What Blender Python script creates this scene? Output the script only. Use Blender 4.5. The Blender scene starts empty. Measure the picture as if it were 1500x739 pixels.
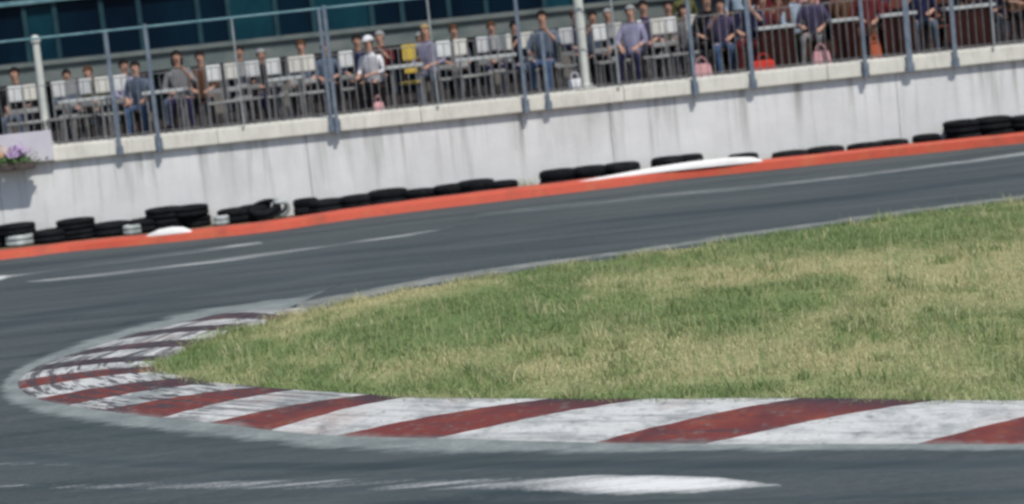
import bpy, bmesh, math, random
from mathutils import Vector, Matrix
R = random.Random(7)
scene = bpy.context.scene
COL = scene.collection

# ------------------------------------------------------------------ camera maths (metres; camera stands at x=0, y=0)
CAM_H, FOC = 2.5, 3000.0
ROLL, PITCH = math.radians(6.0), math.atan((369.5 - 48) / 3000)
_c, _s, _cp, _sp = math.cos(ROLL), math.sin(ROLL), math.cos(PITCH), math.sin(PITCH)
_X0, _Y0, _F = Vector((1, 0, 0)), Vector((0, _sp, _cp)), Vector((0, _cp, -_sp))
_X, _Y = _c * _X0 - _s * _Y0, _s * _X0 + _c * _Y0
def _dir(px, py): return _X * (px - 750) + _Y * (369.5 - py) + _F * FOC
def at(px, py, z=0.0):                      # point on a level surface at height z
    v = _dir(px, py); t = (z - CAM_H) / v.z
    return Vector((v.x * t, v.y * t, z))
def at_depth(px, py, y):                    # point on the upright plane y metres away
    v = _dir(px, py); t = y / v.y
    return Vector((v.x * t, y, CAM_H + v.z * t))

# ------------------------------------------------------------------ helpers
def tag(o, label=None, cat=None, group=None, kind=None):
    if label: o['label'] = label
    if cat: o['category'] = cat
    if group: o['group'] = group
    if kind: o['kind'] = kind
    return o
def obj(name, bm, mats, parent=None, smooth=False):
    me = bpy.data.meshes.new(name)
    bm.to_mesh(me); bm.free()
    for m in (mats if isinstance(mats, (list, tuple)) else [mats]): me.materials.append(m)
    if smooth:
        for p in me.polygons: p.use_smooth = True
    o = bpy.data.objects.new(name, me); COL.objects.link(o)
    if parent: o.parent = parent
    return o
def empty(name, loc=(0, 0, 0), rz=0, label=None, cat=None, group=None):
    o = bpy.data.objects.new(name, None); COL.objects.link(o)
    o.location = loc; o.rotation_euler = (0, 0, rz); o.empty_display_size = .2
    return tag(o, label, cat, group)
def copy_tree(o, parent=None):
    c = o.copy(); COL.objects.link(c); c.parent = parent
    for ch in list(o.children): copy_tree(ch, c)
    return c
def box(bm, x0, x1, y0, y1, z0, z1, bev=0.0, rot=None, mi=0):
    r = bmesh.ops.create_cube(bm, size=1.0)
    vs = r['verts']
    bmesh.ops.scale(bm, vec=(x1 - x0, y1 - y0, z1 - z0), verts=vs)
    if rot is not None: bmesh.ops.rotate(bm, cent=(0, 0, 0), matrix=rot, verts=vs)
    bmesh.ops.translate(bm, vec=((x0 + x1) / 2, (y0 + y1) / 2, (z0 + z1) / 2), verts=vs)
    fs = {f for v in vs for f in v.link_faces}
    for f in fs: f.material_index = mi
    if bev:
        es = {e for v in vs for e in v.link_edges}
        bmesh.ops.bevel(bm, geom=list(es), offset=bev, segments=2, affect='EDGES', profile=.6)
    return vs
def cyl(bm, p, q, r0, r1=None, n=10, caps=True, mi=0):
    p, q = Vector(p), Vector(q); r1 = r0 if r1 is None else r1
    d = q - p
    M = Matrix.Translation((p + q) / 2) @ d.to_track_quat('Z', 'Y').to_matrix().to_4x4()
    r = bmesh.ops.create_cone(bm, cap_ends=caps, segments=n, radius1=r0, radius2=r1, depth=d.length, matrix=M)
    for f in {f for v in r['verts'] for f in v.link_faces}: f.material_index = mi
    return r['verts']
def ball(bm, c, r, sc=(1, 1, 1), u=12, v=8, mi=0):
    M = Matrix.Translation(Vector(c)) @ Matrix.Diagonal((sc[0], sc[1], sc[2], 1))
    rr = bmesh.ops.create_uvsphere(bm, u_segments=u, v_segments=v, radius=r, matrix=M)
    for f in {f for v_ in rr['verts'] for f in v_.link_faces}: f.material_index = mi
    return rr['verts']
def lerp(a, b, t): return a + (b - a) * t
def spline(pts, n):                         # Catmull-Rom through points, n samples per span
    out = []
    P = [pts[0] * 2 - pts[1]] + list(pts) + [pts[-1] * 2 - pts[-2]]
    for i in range(1, len(P) - 2):
        a, b, c, d = P[i - 1:i + 3]
        for k in range(n):
            t = k / n
            out.append(.5 * ((2 * b) + (c - a) * t + (2 * a - 5 * b + 4 * c - d) * t * t + (3 * b - a - 3 * c + d) * t ** 3))
    out.append(pts[-1].copy())
    return out

# ------------------------------------------------------------------ materials
def S(r, g, b):                             # sRGB 0-255 to linear
    f = lambda v: (v / 255 / 12.92) if v / 255 <= .04045 else ((v / 255 + .055) / 1.055) ** 2.4
    return (f(r), f(g), f(b), 1)
class NT:
    def __init__(s, name, rough=.8, spec=.3):
        s.m = bpy.data.materials.new(name); s.m.use_nodes = True
        s.t = s.m.node_tree; s.b = s.t.nodes['Principled BSDF']
        s.b.inputs['Roughness'].default_value = rough
        s.b.inputs['Specular IOR Level'].default_value = spec
    def n(s, kind, **kw):
        x = s.t.nodes.new(kind)
        for k, v in kw.items(): setattr(x, k, v)
        return x
    def l(s, a, b): s.t.links.new(a, b)
    def coord(s, scale=(1, 1, 1), kind='Object', rot=(0, 0, 0)):
        tc = s.n('ShaderNodeTexCoord'); mp = s.n('ShaderNodeMapping')
        mp.inputs['Scale'].default_value = scale; mp.inputs['Rotation'].default_value = rot
        s.l(tc.outputs[kind], mp.inputs['Vector']); return mp.outputs['Vector']
    def noise(s, vec, scale=5, detail=4, rough=.6, lo=.35, hi=.65, dist=0):
        x = s.n('ShaderNodeTexNoise'); x.inputs['Scale'].default_value = scale
        x.inputs['Detail'].default_value = detail; x.inputs['Roughness'].default_value = rough
        x.inputs['Distortion'].default_value = dist
        s.l(vec, x.inputs['Vector'])
        r = s.n('ShaderNodeMapRange'); r.inputs['From Min'].default_value = lo; r.inputs['From Max'].default_value = hi
        s.l(x.outputs['Fac'], r.inputs['Value']); return r.outputs['Result']
    def mix(s, fac, a, b, mode='MIX'):
        x = s.n('ShaderNodeMix', data_type='RGBA', blend_type=mode)
        for v, i in ((fac, 0), (a, 6), (b, 7)):
            if isinstance(v, (int, float)): x.inputs[i].default_value = v
            elif isinstance(v, tuple): x.inputs[i].default_value = v
            else: s.l(v, x.inputs[i])
        return x.outputs[2]
    def math(s, op, a, b=0.0, clamp=False):
        x = s.n('ShaderNodeMath', operation=op); x.use_clamp = clamp
        for v, i in ((a, 0), (b, 1)):
            if isinstance(v, (int, float)): x.inputs[i].default_value = v
            else: s.l(v, x.inputs[i])
        return x.outputs[0]
    def col(s, c):
        if isinstance(c, tuple): s.b.inputs['Base Color'].default_value = c
        else: s.l(c, s.b.inputs['Base Color'])
        return s
    def bump(s, h, strength=.3, dist=.01):
        x = s.n('ShaderNodeBump'); x.inputs['Strength'].default_value = strength; x.inputs['Distance'].default_value = dist
        s.l(h, x.inputs['Height']); s.l(x.outputs['Normal'], s.b.inputs['Normal']); return s
def varied(name, a, b, scale=6, rough=.7, spec=.3, stretch=(1, 1, 1), bump=0, metal=0, lo=.35, hi=.65):
    k = NT(name, rough, spec); v = k.coord(stretch)
    f = k.noise(v, scale, 5, .6, lo, hi); k.col(k.mix(f, a, b))
    if bump: k.bump(f, bump)
    k.b.inputs['Metallic'].default_value = metal
    return k.m
def rgb(r, g, b): return (r, g, b, 1)

# asphalt: stretched along the driving direction, fine aggregate grain
def make_asphalt():
    k = NT('asphalt', .75, .35); v = k.coord()
    st = k.coord((.16, 1.5, 1), rot=(0, 0, .22))
    a = k.noise(st, 1.6, 6, .65, .38, .64)
    f = k.noise(v, 60, 3, .7, .3, .7)
    p = k.noise(v, .5, 4, .6, .4, .65)
    c = k.mix(a, rgb(.040, .057, .060), rgb(.094, .114, .112))
    c = k.mix(k.math('MULTIPLY', p, .35), c, rgb(.098, .112, .112))
    c = k.mix(k.math('MULTIPLY', f, .45), c, rgb(.028, .036, .042))
    f2 = k.noise(v, 14, 6, .8, .45, .62); c = k.mix(k.math('MULTIPLY', f2, .30), c, rgb(.13, .145, .145))
    k.col(c); k.bump(f, .5, .008)
    return k.m
ASPHALT = make_asphalt()
def asphalt_colour(k):
    st = k.coord((.16, 1.5, 1), rot=(0, 0, .22)); a = k.noise(st, 1.6, 6, .65, .38, .64)
    c = k.mix(a, rgb(.040, .057, .060), rgb(.094, .114, .112))
    p = k.noise(k.coord(), .5, 4, .6, .4, .65); c = k.mix(k.math('MULTIPLY', p, .35), c, rgb(.098, .112, .112))
    return k.mix(k.math('MULTIPLY', k.noise(k.coord(), 60, 3, .7, .3, .7), .3), c, rgb(.04, .05, .06))
def make_dusty(name, a, b):                  # worn concrete edge, its dust thinning out over the asphalt
    k = NT(name, .8, .2); v = k.coord()
    f = k.noise(v, 3, 6, .65, .35, .65); g = k.noise(v, 22, 4, .7, .35, .65)
    c = k.mix(f, a, b); c = k.mix(k.math('MULTIPLY', g, .3), c, rgb(.09, .105, .11))
    at_ = k.n('ShaderNodeAttribute', attribute_name='wear')
    n2 = k.noise(k.coord((.6, 1.6, 1), rot=(0, 0, .2)), 3.2, 6, .68, .25, .75)
    m = k.math('SUBTRACT', k.math('ADD', n2, .45), at_.outputs['Fac']); m = k.math('MULTIPLY', m, 1.9, True)
    k.col(k.mix(m, asphalt_colour(k), c)); k.bump(g, .3, .006)
    return k.m
APRON = make_dusty('dusty_concrete', rgb(.18, .21, .205), rgb(.30, .33, .32))
EDGE = make_dusty('edge_concrete', rgb(.18, .195, .18), rgb(.31, .315, .29))
RUN0 = 0.0                                  # metres along the kerb where the heavily rubbered far side begins
def make_paint(name, base, dark, amount, grain=5, under=None, grimy=False):
    k = NT(name, .65, .3); v = k.coord()
    st = k.coord((1, .45, 1), rot=(0, 0, .9))
    f = k.noise(v, grain, 7, .7, .5, .72); g = k.noise(st, 2.2, 6, .65, .5, .68, .6)
    h = k.noise(v, 35, 3, .7, .3, .7)
    c = k.mix(k.math('MULTIPLY', g, amount), base, dark)
    c = k.mix(k.math('MULTIPLY', f, amount * .9), c, under or dark)
    c = k.mix(k.math('MULTIPLY', h, .15), c, dark)
    if grimy:                               # road dust along the outer lip, turf dirt along the inner one, tyre rubber between
        a_ = k.n('ShaderNodeAttribute', attribute_name='across'); n2 = k.noise(k.coord((1, 1, 1)), 2.6, 7, .7, .3, .7)
        lip = k.math('SUBTRACT', k.math('ADD', .0, k.math('MULTIPLY', n2, .15)), a_.outputs['Fac'])
        c = k.mix(k.math('MULTIPLY', k.math('MULTIPLY', lip, 7.0, True), .8), c, rgb(.27, .29, .28))
        inn = k.math('SUBTRACT', a_.outputs['Fac'], k.math('SUBTRACT', 1.02, k.math('MULTIPLY', k.noise(v, 6, 5, .7, .3, .7), .16)))
        c = k.mix(k.math('MULTIPLY', k.math('MULTIPLY', inn, 9.0, True), .7), c, rgb(.26, .24, .13))
        if grimy == 'red':
            en = k.math('MULTIPLY', k.math('MULTIPLY', k.math('SUBTRACT', a_.outputs['Fac'], .5), 2.2, True), k.noise(v, 1.3, 5, .65, .36, .56))
            c = k.mix(k.math('MULTIPLY', en, .85), c, rgb(.045, .035, .042))
        al = k.n('ShaderNodeAttribute', attribute_name='along'); xyz = k.n('ShaderNodeCombineXYZ')
        k.l(k.math('MULTIPLY', al.outputs['Fac'], .75), xyz.inputs[0]); k.l(k.math('MULTIPLY', a_.outputs['Fac'], 5.5), xyz.inputs[1])
        rub = k.noise(xyz.outputs[0], 1.25, 8, .68, .50, .64, .4)
        c = k.mix(k.math('MULTIPLY', rub, .62 if grimy == 'red' else .62), c, rgb(.050, .045, .052) if grimy == 'red' else rgb(.13, .14, .15))
        far = k.n('ShaderNodeMapRange'); far.inputs['From Min'].default_value = RUN0; far.inputs['From Max'].default_value = RUN0 + 2.5; k.l(al.outputs['Fac'], far.inputs['Value'])
        blk = k.noise(xyz.outputs[0], 2.6, 6, .7, .485, .565, .3)
        c = k.mix(k.math('MULTIPLY', k.math('MULTIPLY', blk, far.outputs[0]), .88), c, rgb(.055, .05, .055))
        chip = k.noise(v, 11, 8, .75, .56, .63)
        c = k.mix(k.math('MULTIPLY', chip, .55), c, rgb(.17, .17, .16))
        tan_ = k.noise(v, .9, 4, .6, .56, .70); c = k.mix(k.math('MULTIPLY', tan_, .30), c, rgb(.30, .13, .08))
    k.col(c); k.bump(h, .25, .004)
    return k.m
K_WHITE = make_paint('kerb_white_paint', rgb(.63, .63, .61), rgb(.20, .23, .225), .8, 3.2, None, True)
K_RED = make_paint('kerb_red_paint', rgb(.185, .042, .034), rgb(.075, .032, .036), .8, 3.4, rgb(.32, .085, .04), 'red')
K_BLACK = make_paint('kerb_rubbered_paint', rgb(.06, .035, .045), rgb(.03, .03, .035), .6, 4, rgb(.13, .03, .035), True)
F_RED = make_paint('far_kerb_red_paint', rgb(.55, .092, .052), rgb(.33, .075, .05), .7, 3, rgb(.50, .17, .07))
HUMP_W = make_paint('white_hump_paint', rgb(.82, .81, .79), rgb(.5, .46, .44), .3, 3)
def make_line(name):                         # worn line paint, the wear amount is stored per point
    k = NT(name, .65, .3)
    at_ = k.n('ShaderNodeAttribute', attribute_name='wear')
    f = k.noise(k.coord((.22, 3.2, 1), rot=(0, 0, .06)), 3.0, 7, .66, .25, .75)
    g = k.noise(k.coord(), 30, 4, .7, .3, .7)
    m = k.math('SUBTRACT', k.math('ADD', k.math('ADD', k.math('MULTIPLY', f, .75), k.math('MULTIPLY', g, .25)), .42), at_.outputs['Fac'])
    m = k.math('MULTIPLY', m, 1.35, True)
    k.col(k.mix(m, asphalt_colour(k), rgb(.74, .745, .73)))
    return k.m
LINE = make_line('worn_line_paint')
# retaining wall: white paint with grey-green drip streaks running down from the coping
def make_wall():
    k = NT('painted_concrete_wall', .8, .2); 
    drip = k.noise(k.coord((1.6, 1, .10)), 3.0, 5, .6, .52, .70)
    fine = k.noise(k.coord((6, 1, .25)), 2.2, 5, .6, .52, .8)
    blot = k.noise(k.coord(), 1.1, 5, .6, .35, .7)
    tc = k.n('ShaderNodeTexCoord'); sx = k.n('ShaderNodeSeparateXYZ'); k.l(tc.outputs['Object'], sx.inputs[0])
    up = k.n('ShaderNodeMapRange'); up.inputs['From Min'].default_value = .1; up.inputs['From Max'].default_value = 1.22
    up.inputs['To Min'].default_value = .12; k.l(sx.outputs['Z'], up.inputs['Value'])
    low = k.n('ShaderNodeMapRange'); low.inputs['From Min'].default_value = .45; low.inputs['From Max'].default_value = 0
    k.l(sx.outputs['Z'], low.inputs['Value'])
    c = k.mix(blot, rgb(.71, .71, .705), rgb(.83, .83, .82))
    c = k.mix(k.math('MULTIPLY', k.math('MULTIPLY', drip, up.outputs[0]), .75), c, rgb(.20, .20, .165))
    c = k.mix(k.math('MULTIPLY', k.math('MULTIPLY', fine, up.outputs[0]), .35), c, rgb(.30, .29, .27))
    wide = k.noise(k.coord((.5, 1, .12)), 2.2, 6, .7, .50, .72)
    c = k.mix(k.math('MULTIPLY', k.math('MULTIPLY', wide, up.outputs[0]), .45), c, rgb(.30, .31, .26))
    g = k.noise(k.coord((1, 1, .6)), 1.7, 5, .6, .5, .7)
    c = k.mix(k.math('MULTIPLY', k.math('MULTIPLY', g, low.outputs[0]), .4), c, rgb(.30, .36, .20))
    k.col(c); k.bump(k.noise(k.coord(), 18, 4, .6), .15, .01)
    return k.m
WALLM = make_wall()
def make_coping():
    k = NT('coping_concrete', .85, .2)
    a = k.noise(k.coord((1, 1, 1)), 2.2, 6, .65, .35, .68); b = k.noise(k.coord((5, 1, .8)), 3, 5, .6, .5, .75)
    c = k.mix(a, rgb(.76, .74, .66), rgb(.62, .60, .53)); c = k.mix(k.math('MULTIPLY', b, .35), c, rgb(.27, .27, .22))
    k.col(c); k.bump(b, .2, .01); return k.m
COPING = make_coping()
def make_rubber():
    k = NT('tyre_rubber', .85, .12); v = k.coord()
    f = k.noise(v, 5, 5, .65, .4, .7)
    k.col(k.mix(f, rgb(.005, .006, .008), rgb(.016, .017, .020))); k.bump(k.noise(v, 40, 2, .5), .3, .01); return k.m
RUBBER = make_rubber()
CHALK = varied('chalky_white_rubber', rgb(.55, .58, .57), rgb(.22, .25, .25), 4, .8, .2, bump=.2)
STEEL = varied('galvanised_blue_grey_steel', rgb(.12, .155, .205), rgb(.20, .24, .29), 7, .5, .4)
PALE_STEEL = varied('pale_grey_steel', rgb(.25, .28, .29), rgb(.36, .38, .38), 5, .5, .4)
TEAL_STEEL = varied('teal_grey_steel', rgb(.11, .24, .28), rgb(.20, .34, .37), 5, .5, .4)
WIRE = varied('fence_wire', rgb(.13, .135, .14), rgb(.27, .27, .265), 9, .5, .4)
POLE_W = varied('cream_white_pole_paint', rgb(.66, .67, .61), rgb(.52, .54, .50), 3, .5, .4)
CH_W = varied('white_chair_plastic', rgb(.74, .74, .72), rgb(.60, .61, .61), 5, .45, .4)
CH_P = varied('dull_chair_plastic', rgb(.17, .17, .17), rgb(.27, .27, .26), 5, .5, .4)
CH_C = varied('cream_chair_plastic', rgb(.60, .58, .52), rgb(.68, .66, .60), 5, .5, .4)
CH_G = varied('grey_chair_plastic', rgb(.26, .27, .27), rgb(.36, .36, .35), 5, .5, .4)
CH_Y = varied('yellow_chair_plastic', rgb(.60, .42, .05), rgb(.68, .50, .10), 5, .5, .4)
CH_B = varied('brown_chair_wood', rgb(.10, .030, .022), rgb(.16, .055, .035), 6, .55, .35, stretch=(1, 1, 6))
CH_D = varied('dark_chair_wood', rgb(.030, .018, .018), rgb(.055, .03, .026), 6, .55, .35, stretch=(1, 1, 6))
CHROME = varied('chair_leg_metal', rgb(.15, .15, .16), rgb(.24, .24, .24), 7, .4, .5)
TABLE = varied('white_table_top', rgb(.50, .52, .51), rgb(.38, .40, .40), 4, .5, .4)
SKIRT = varied('maroon_table_skirt', rgb(.018, .009, .010), rgb(.085, .03, .024), 3, .85, .1, stretch=(7, 1, .35))
GLASS = varied('dark_navy_window_glass', rgb(.001, .006, .016), rgb(.002, .014, .028), .6, .35, .10, stretch=(1, 1, .5))
GLASS_T = varied('teal_reflection_glass', rgb(.007, .050, .068), rgb(.002, .022, .038), .8, .35, .12)  # teal reflections in the navy glazing, painted as the base colour of some panes
FRAME_D = varied('dark_teal_frame', rgb(.012, .040, .055), rgb(.02, .06, .075), 4, .5, .3)
LEDGE = varied('grey_green_render', rgb(.125, .155, .152), rgb(.20, .22, .205), 2, .85, .2, stretch=(1, 1, 2))
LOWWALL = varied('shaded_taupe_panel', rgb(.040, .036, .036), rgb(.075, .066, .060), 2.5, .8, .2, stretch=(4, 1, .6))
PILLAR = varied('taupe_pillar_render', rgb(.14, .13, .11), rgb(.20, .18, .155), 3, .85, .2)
TIMBER = varied('red_brown_timber', rgb(.050, .018, .013), rgb(.10, .042, .024), 3, .7, .2, stretch=(5, 5, .5))
TIMBER_D = varied('dark_brown_timber', rgb(.022, .012, .012), rgb(.045, .024, .018), 3, .7, .2, stretch=(5, 5, .5))
DECK = varied('dark_deck_boards', rgb(.022, .018, .018), rgb(.04, .034, .03), 3, .8, .2, stretch=(.6, 6, 1))
EARTH = varied('dry_earth', rgb(.10, .09, .06), rgb(.16, .145, .09), 2.5, .95, .1, bump=.5)
GROUNDM = varied('rough_ground', rgb(.07, .09, .035), rgb(.13, .13, .06), 1.2, .95, .1, bump=.4)
def make_soil():
    k = NT('infield_turf_soil', .95, .1); a_ = k.n('ShaderNodeAttribute', attribute_name='dry')
    f = k.noise(k.coord(), 14, 5, .7)
    c = k.mix(a_.outputs['Fac'], rgb(.15, .22, .08), rgb(.40, .37, .19))
    k.col(k.mix(k.math('MULTIPLY', f, .4), c, rgb(.06, .075, .03))); return k.m
SOIL = make_soil()
def make_grass():
    k = NT('grass_blades', .6, .25); a_ = k.n('ShaderNodeAttribute', attribute_name='dry')
    g = k.n('ShaderNodeNewGeometry')
    ri = g.outputs['Random Per Island']
    gr = k.mix(ri, rgb(.205, .292, .110), rgb(.315, .405, .178))
    dr = k.mix(ri, rgb(.55, .52, .28), rgb(.70, .65, .41))
    k.col(k.mix(a_.outputs['Fac'], gr, dr))
    tr = k.n('ShaderNodeBsdfTranslucent'); k.l(k.b.inputs['Base Color'].links[0].from_socket, tr.inputs['Color'])
    mx = k.n('ShaderNodeMixShader'); mx.inputs[0].default_value = .4
    k.l(k.b.outputs[0], mx.inputs[1]); k.l(tr.outputs[0], mx.inputs[2])
    out = k.t.nodes['Material Output']; k.l(mx.outputs[0], out.inputs['Surface'])
    return k.m
GRASS = make_grass()
LEAF = varied('planter_leaf', rgb(.05, .11, .035), rgb(.10, .17, .06), 20, .6, .3)
LILAC = varied('lilac_petal', rgb(.40, .27, .50), rgb(.55, .42, .60), 20, .6, .3)
ORANGE = varied('apricot_petal', rgb(.60, .36, .20), rgb(.68, .48, .30), 20, .6, .3)
PLANTER = varied('dark_planter_clay', rgb(.07, .06, .055), rgb(.11, .09, .08), 8, .8, .2)
PANELW = varied('lilac_white_board', rgb(.58, .56, .62), rgb(.66, .64, .68), 3, .6, .3)
def cloth(name, c, d=.75): return varied(name, rgb(*c), rgb(*[v * d for v in c]), 9, .9, .1)
SKIN = cloth('skin', (.52, .30, .22), .9)
HAIR = {'dark': cloth('dark_hair', (.014, .011, .012)), 'brown': cloth('brown_hair', (.09, .045, .022)), 'blond': cloth('blond_hair', (.34, .24, .12)), 'grey': cloth('grey_hair', (.3, .3, .3))}
CLOTH = {n: cloth(n + '_cloth', c) for n, c in dict(navy=(.022, .022, .06), purple=(.075, .06, .12), jeans=(.055, .10, .19), white=(.72, .72, .75), lavender=(.30, .29, .42),
         red=(.50, .045, .03), orange=(.46, .11, .05), black=(.013, .012, .015), pink=(.62, .33, .34), yellow=(.55, .40, .06), maroon=(.10, .018, .022), grey=(.20, .20, .21),
         sky=(.36, .45, .55), olive=(.12, .12, .05), slate=(.10, .13, .18), brown=(.11, .055, .032)).items()}

# ------------------------------------------------------------------ ground, track, kerbs
def sheet(name, pts, z, m, kind='structure', thick=0):
    bm = bmesh.new()
    f = bm.faces.new([bm.verts.new((p.x, p.y, z)) for p in pts])
    if f.normal.z < 0: f.normal_flip()
    bmesh.ops.triangulate(bm, faces=bm.faces[:])
    o = obj(name, bm, m); return tag(o, kind=kind)
V = Vector
sheet('ground', [V((-900, -500, 0)), V((900, -500, 0)), V((900, 1500, 0)), V((-900, 1500, 0))], -.02, GROUNDM)
WY = 32.2
sheet('racetrack', [V((-70, -12, 0)), V((70, -12, 0)), V((70, 31.15, 0)), V((-70, 31.15, 0))], 0.0, ASPHALT)

# near kerb: boundaries between painted blocks, outer edge then inner edge, from right to left
B = [((1345, 650), (1625, 587)), ((1035, 650), (1378, 586)), ((872, 648), (1172, 583)), ((640, 642), (950, 584)), ((494, 638), (806, 584)),
     ((398, 630), (594, 582)), ((308, 619), (542, 578)), ((236, 612), (432, 571)), ((150, 601), (382, 567)), ((102, 593), (318, 560)),
     ((54, 584), (276, 553)), ((30, 570), (236, 544)), ((27, 558), (224, 537)), ((40, 546), (226, 529)), ((60, 535), (238, 521)),
     ((92, 524), (270, 508)), ((122, 513), (300, 497)), ((168, 498), (334, 484)), ((204, 487), (362, 475)), ((268, 473), (390, 468)), ((328, 459), (412, 462)), ((420, 452), (452, 456))]
KZ = .07
bd = [(at(*o, .006), at(*i, KZ)) for o, i in B]
# carry the kerb on beyond the frame, to the right
step_o, step_i = bd[0][0] - bd[2][0], bd[0][1] - bd[2][1]
for k in range(1, 9):
    o_, i_ = bd[0][0] + step_o * .55, bd[0][1] + step_i * .55
    bd.insert(0, (o_, i_))
from mathutils import noise as mn
NS_ = 12
outer = spline([b[0] for b in bd], NS_); inner = spline([b[1] for b in bd], NS_)
bm = bmesh.new(); NW = 22; across = bm.verts.layers.float.new('across'); along = bm.verts.layers.float.new('along'); run = -sum((q - p).length for p, q in zip(outer[:(8 + 4) * NS_], outer[1:(8 + 4) * NS_ + 1]))
rows = []
for i, (a, b) in enumerate(zip(outer, inner)):
    row = []; run += (outer[i] - outer[i - 1]).length if i else 0
    nb_o = (outer[min(i + 1, len(outer) - 1)] - outer[max(i - 1, 0)]); nb_o = nb_o.normalized()
    edge = 1.0 if i % NS_ == 0 else .35
    for j in range(NW + 1):
        t = j / NW; p = a.lerp(b, t)
        if j == 0: v = bm.verts.new((p.x - (b.x - a.x) * .004, p.y - (b.y - a.y) * .004, -.006)); v[across] = 0; v[along] = run; row.append(v)
        if 0 < j < NW: p = p + nb_o * edge * (.030 * mn.noise((p.x * 9, p.y * 9, 0)) + .022 * mn.noise((p.x * 2.2, p.y * 2.2, 4)))
        p.z = .006 + (KZ - .006) * math.sin(min(1, t * 1.15) * math.pi / 2)
        v = bm.verts.new(p); v[across] = t; v[along] = run; row.append(v)
    v = bm.verts.new(V((b.x, b.y, -.01)) + (b - a).normalized() * .02); v[across] = 1; v[along] = run; row.append(v)
    rows.append(row)
n_extra = 8
for i in range(len(rows) - 1):
    blk = i // NS_ - n_extra
    for j in range(NW + 2):
        f = bm.faces.new((rows[i][j], rows[i + 1][j], rows[i + 1][j + 1], rows[i][j + 1]))
        f.material_index = 0 if blk % 2 == 0 else (2 if blk in (13, 15, 17, 19) else 1)
        if f.normal.z < 0: f.normal_flip()
        f.smooth = True
tag(obj('kerb', bm, [K_WHITE, K_RED, K_BLACK]), kind='structure')

# dusty concrete apron hugging the outside of the kerb
ap = [(1500, 661), (1250, 661), (1000, 663), (700, 665), (500, 660), (350, 646), (200, 629), (80, 611), (14, 590), (2, 570), (18, 545), (60, 525), (130, 498), (220, 472), (330, 447), (420, 434), (520, 420)]
apw = [at(*p, 0) for p in ap]; apw.insert(0, apw[0] + (apw[0] - apw[1]) * 4)
apo = spline(apw, 8)
dense = spline(apo, 4)
bm = bmesh.new(); lay = bm.verts.layers.float.new('wear'); prev = None
for i, p in enumerate(outer):
    tg = outer[min(i + 1, len(outer) - 1)] - outer[max(i - 1, 0)]; nrm = V((tg.y, -tg.x, 0)).normalized()
    if nrm.dot(inner[i] - p) > 0: nrm = -nrm
    wd = min(1.1, min((V((q.x, q.y, 0)) - V((p.x, p.y, 0))).length for q in dense)) if p.x < 2.7 else .30
    cur = []
    for t, wv in ((-.05, .1), (.3, .12), (.65, .38), (.95, .78), (1.25, 1.15), (1.6, 1.5), (1.75, 1.5)):
        q = p + nrm * (t * wd if t > 0 else t)
        v = bm.verts.new((q.x, q.y, -.004 if t > 1.6 else .0035)); v[lay] = wv; cur.append(v)
    if prev:
        for j in range(len(cur) - 1):
            f = bm.faces.new((prev[j], prev[j + 1], cur[j + 1], cur[j]))
            if f.normal.z < 0: f.normal_flip()
    prev = cur
tag(obj('kerb_apron', bm, APRON), kind='structure')

# infield: soil sheet that carries the grass; its outline follows the inner kerb edge and the far track edge
far_edge_px = [(452, 456), (520, 437), (600, 421), (700, 405), (800, 389), (900, 376), (1000, 361), (1100, 346), (1200, 331), (1300, 317), (1400, 304), (1500, 291)]
far_edge = [at(px, py + 9, 0) for px, py in far_edge_px]
far_edge.append(far_edge[-1] + (far_edge[-1] - far_edge[-3]) * 12)
near_in = [V((p.x, p.y, 0)) for p in inner]
infield = near_in + far_edge
def inside(x, y, poly):
    r = False; j = len(poly) - 1
    for i in range(len(poly)):
        a, b = poly[i], poly[j]
        if (a.y > y) != (b.y > y) and x < (b.x - a.x) * (y - a.y) / (b.y - a.y) + a.x: r = not r
        j = i
    return r
from mathutils import noise as mn
BL = []                                       # patches of greener (negative) and drier (positive) turf: pixel centre, radii in m, weight
for px, py, rx, ry, w in [(720, 455, 1.3, 1.5, -.75), (650, 500, 1.5, 1.0, -.30), (1080, 470, .9, .9, -.25), (960, 412, 1.3, .7, .6), (1180, 395, 1.2, .6, .45), (1400, 400, 1.6, 1.2, .55), (1450, 445, 1, .6, .55),
                          (1240, 350, 1.2, 1.2, -.45), (1000, 385, 1.2, .8, -.35), (1130, 430, 1.6, .6, -.4), (1400, 480, 1.0, .5, -.5), (950, 530, 1.5, .5, .38), (1150, 530, 1.8, .55, .40), (1400, 545, 1.2, .45, .40),
                          (720, 520, .9, .35, .45), (800, 560, 2.0, .3, -.35), (1200, 566, 2.0, .22, -.40), (520, 455, .8, .8, .40), (600, 430, 1.2, .5, .55), (800, 393, 1.5, .35, .5), (300, 525, .6, .5, -.35), (430, 490, .6, .6, .25), (420, 540, .9, .4, .1), (1300, 440, .8, .5, -.2), (850, 430, .8, .5, .25)]:
    p = at(px, py, 0); BL.append((p.x, p.y, rx, ry, w))
def dryness(x, y):
    d = .43 + .26 * mn.noise((x * .55, y * .45, 3.1)) + .50 * mn.noise((x * 1.7, y * .9, 9.3)) + .46 * mn.noise((x * 4.2, y * 2.1, 1.3))
    for bx, by, rx, ry, w in BL:
        q = ((x - bx) / rx) ** 2 + ((y - by) / ry) ** 2
        if q < 9: d += 1.1 * w * math.exp(-q)
    return max(0.0, min(1.0, (d - .5) * 1.4 + .47))
def hump(x, y): return .05 * mn.noise((x * .6, y * .6, 5.0)) + .03
bm = bmesh.new()
f = bm.faces.new([bm.verts.new((p.x, p.y, .03)) for p in infield]); bmesh.ops.triangulate(bm, faces=[f])
bmesh.ops.subdivide_edges(bm, edges=[e for e in bm.edges if e.calc_length() > 1.0], cuts=5, use_grid_fill=True)
bm.normal_update()
for f in bm.faces:
    if f.normal.z < 0: f.normal_flip()
so = tag(obj('infield', bm, SOIL), kind='structure')
a_ = so.data.attributes.new('dry', 'FLOAT', 'POINT')
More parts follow.
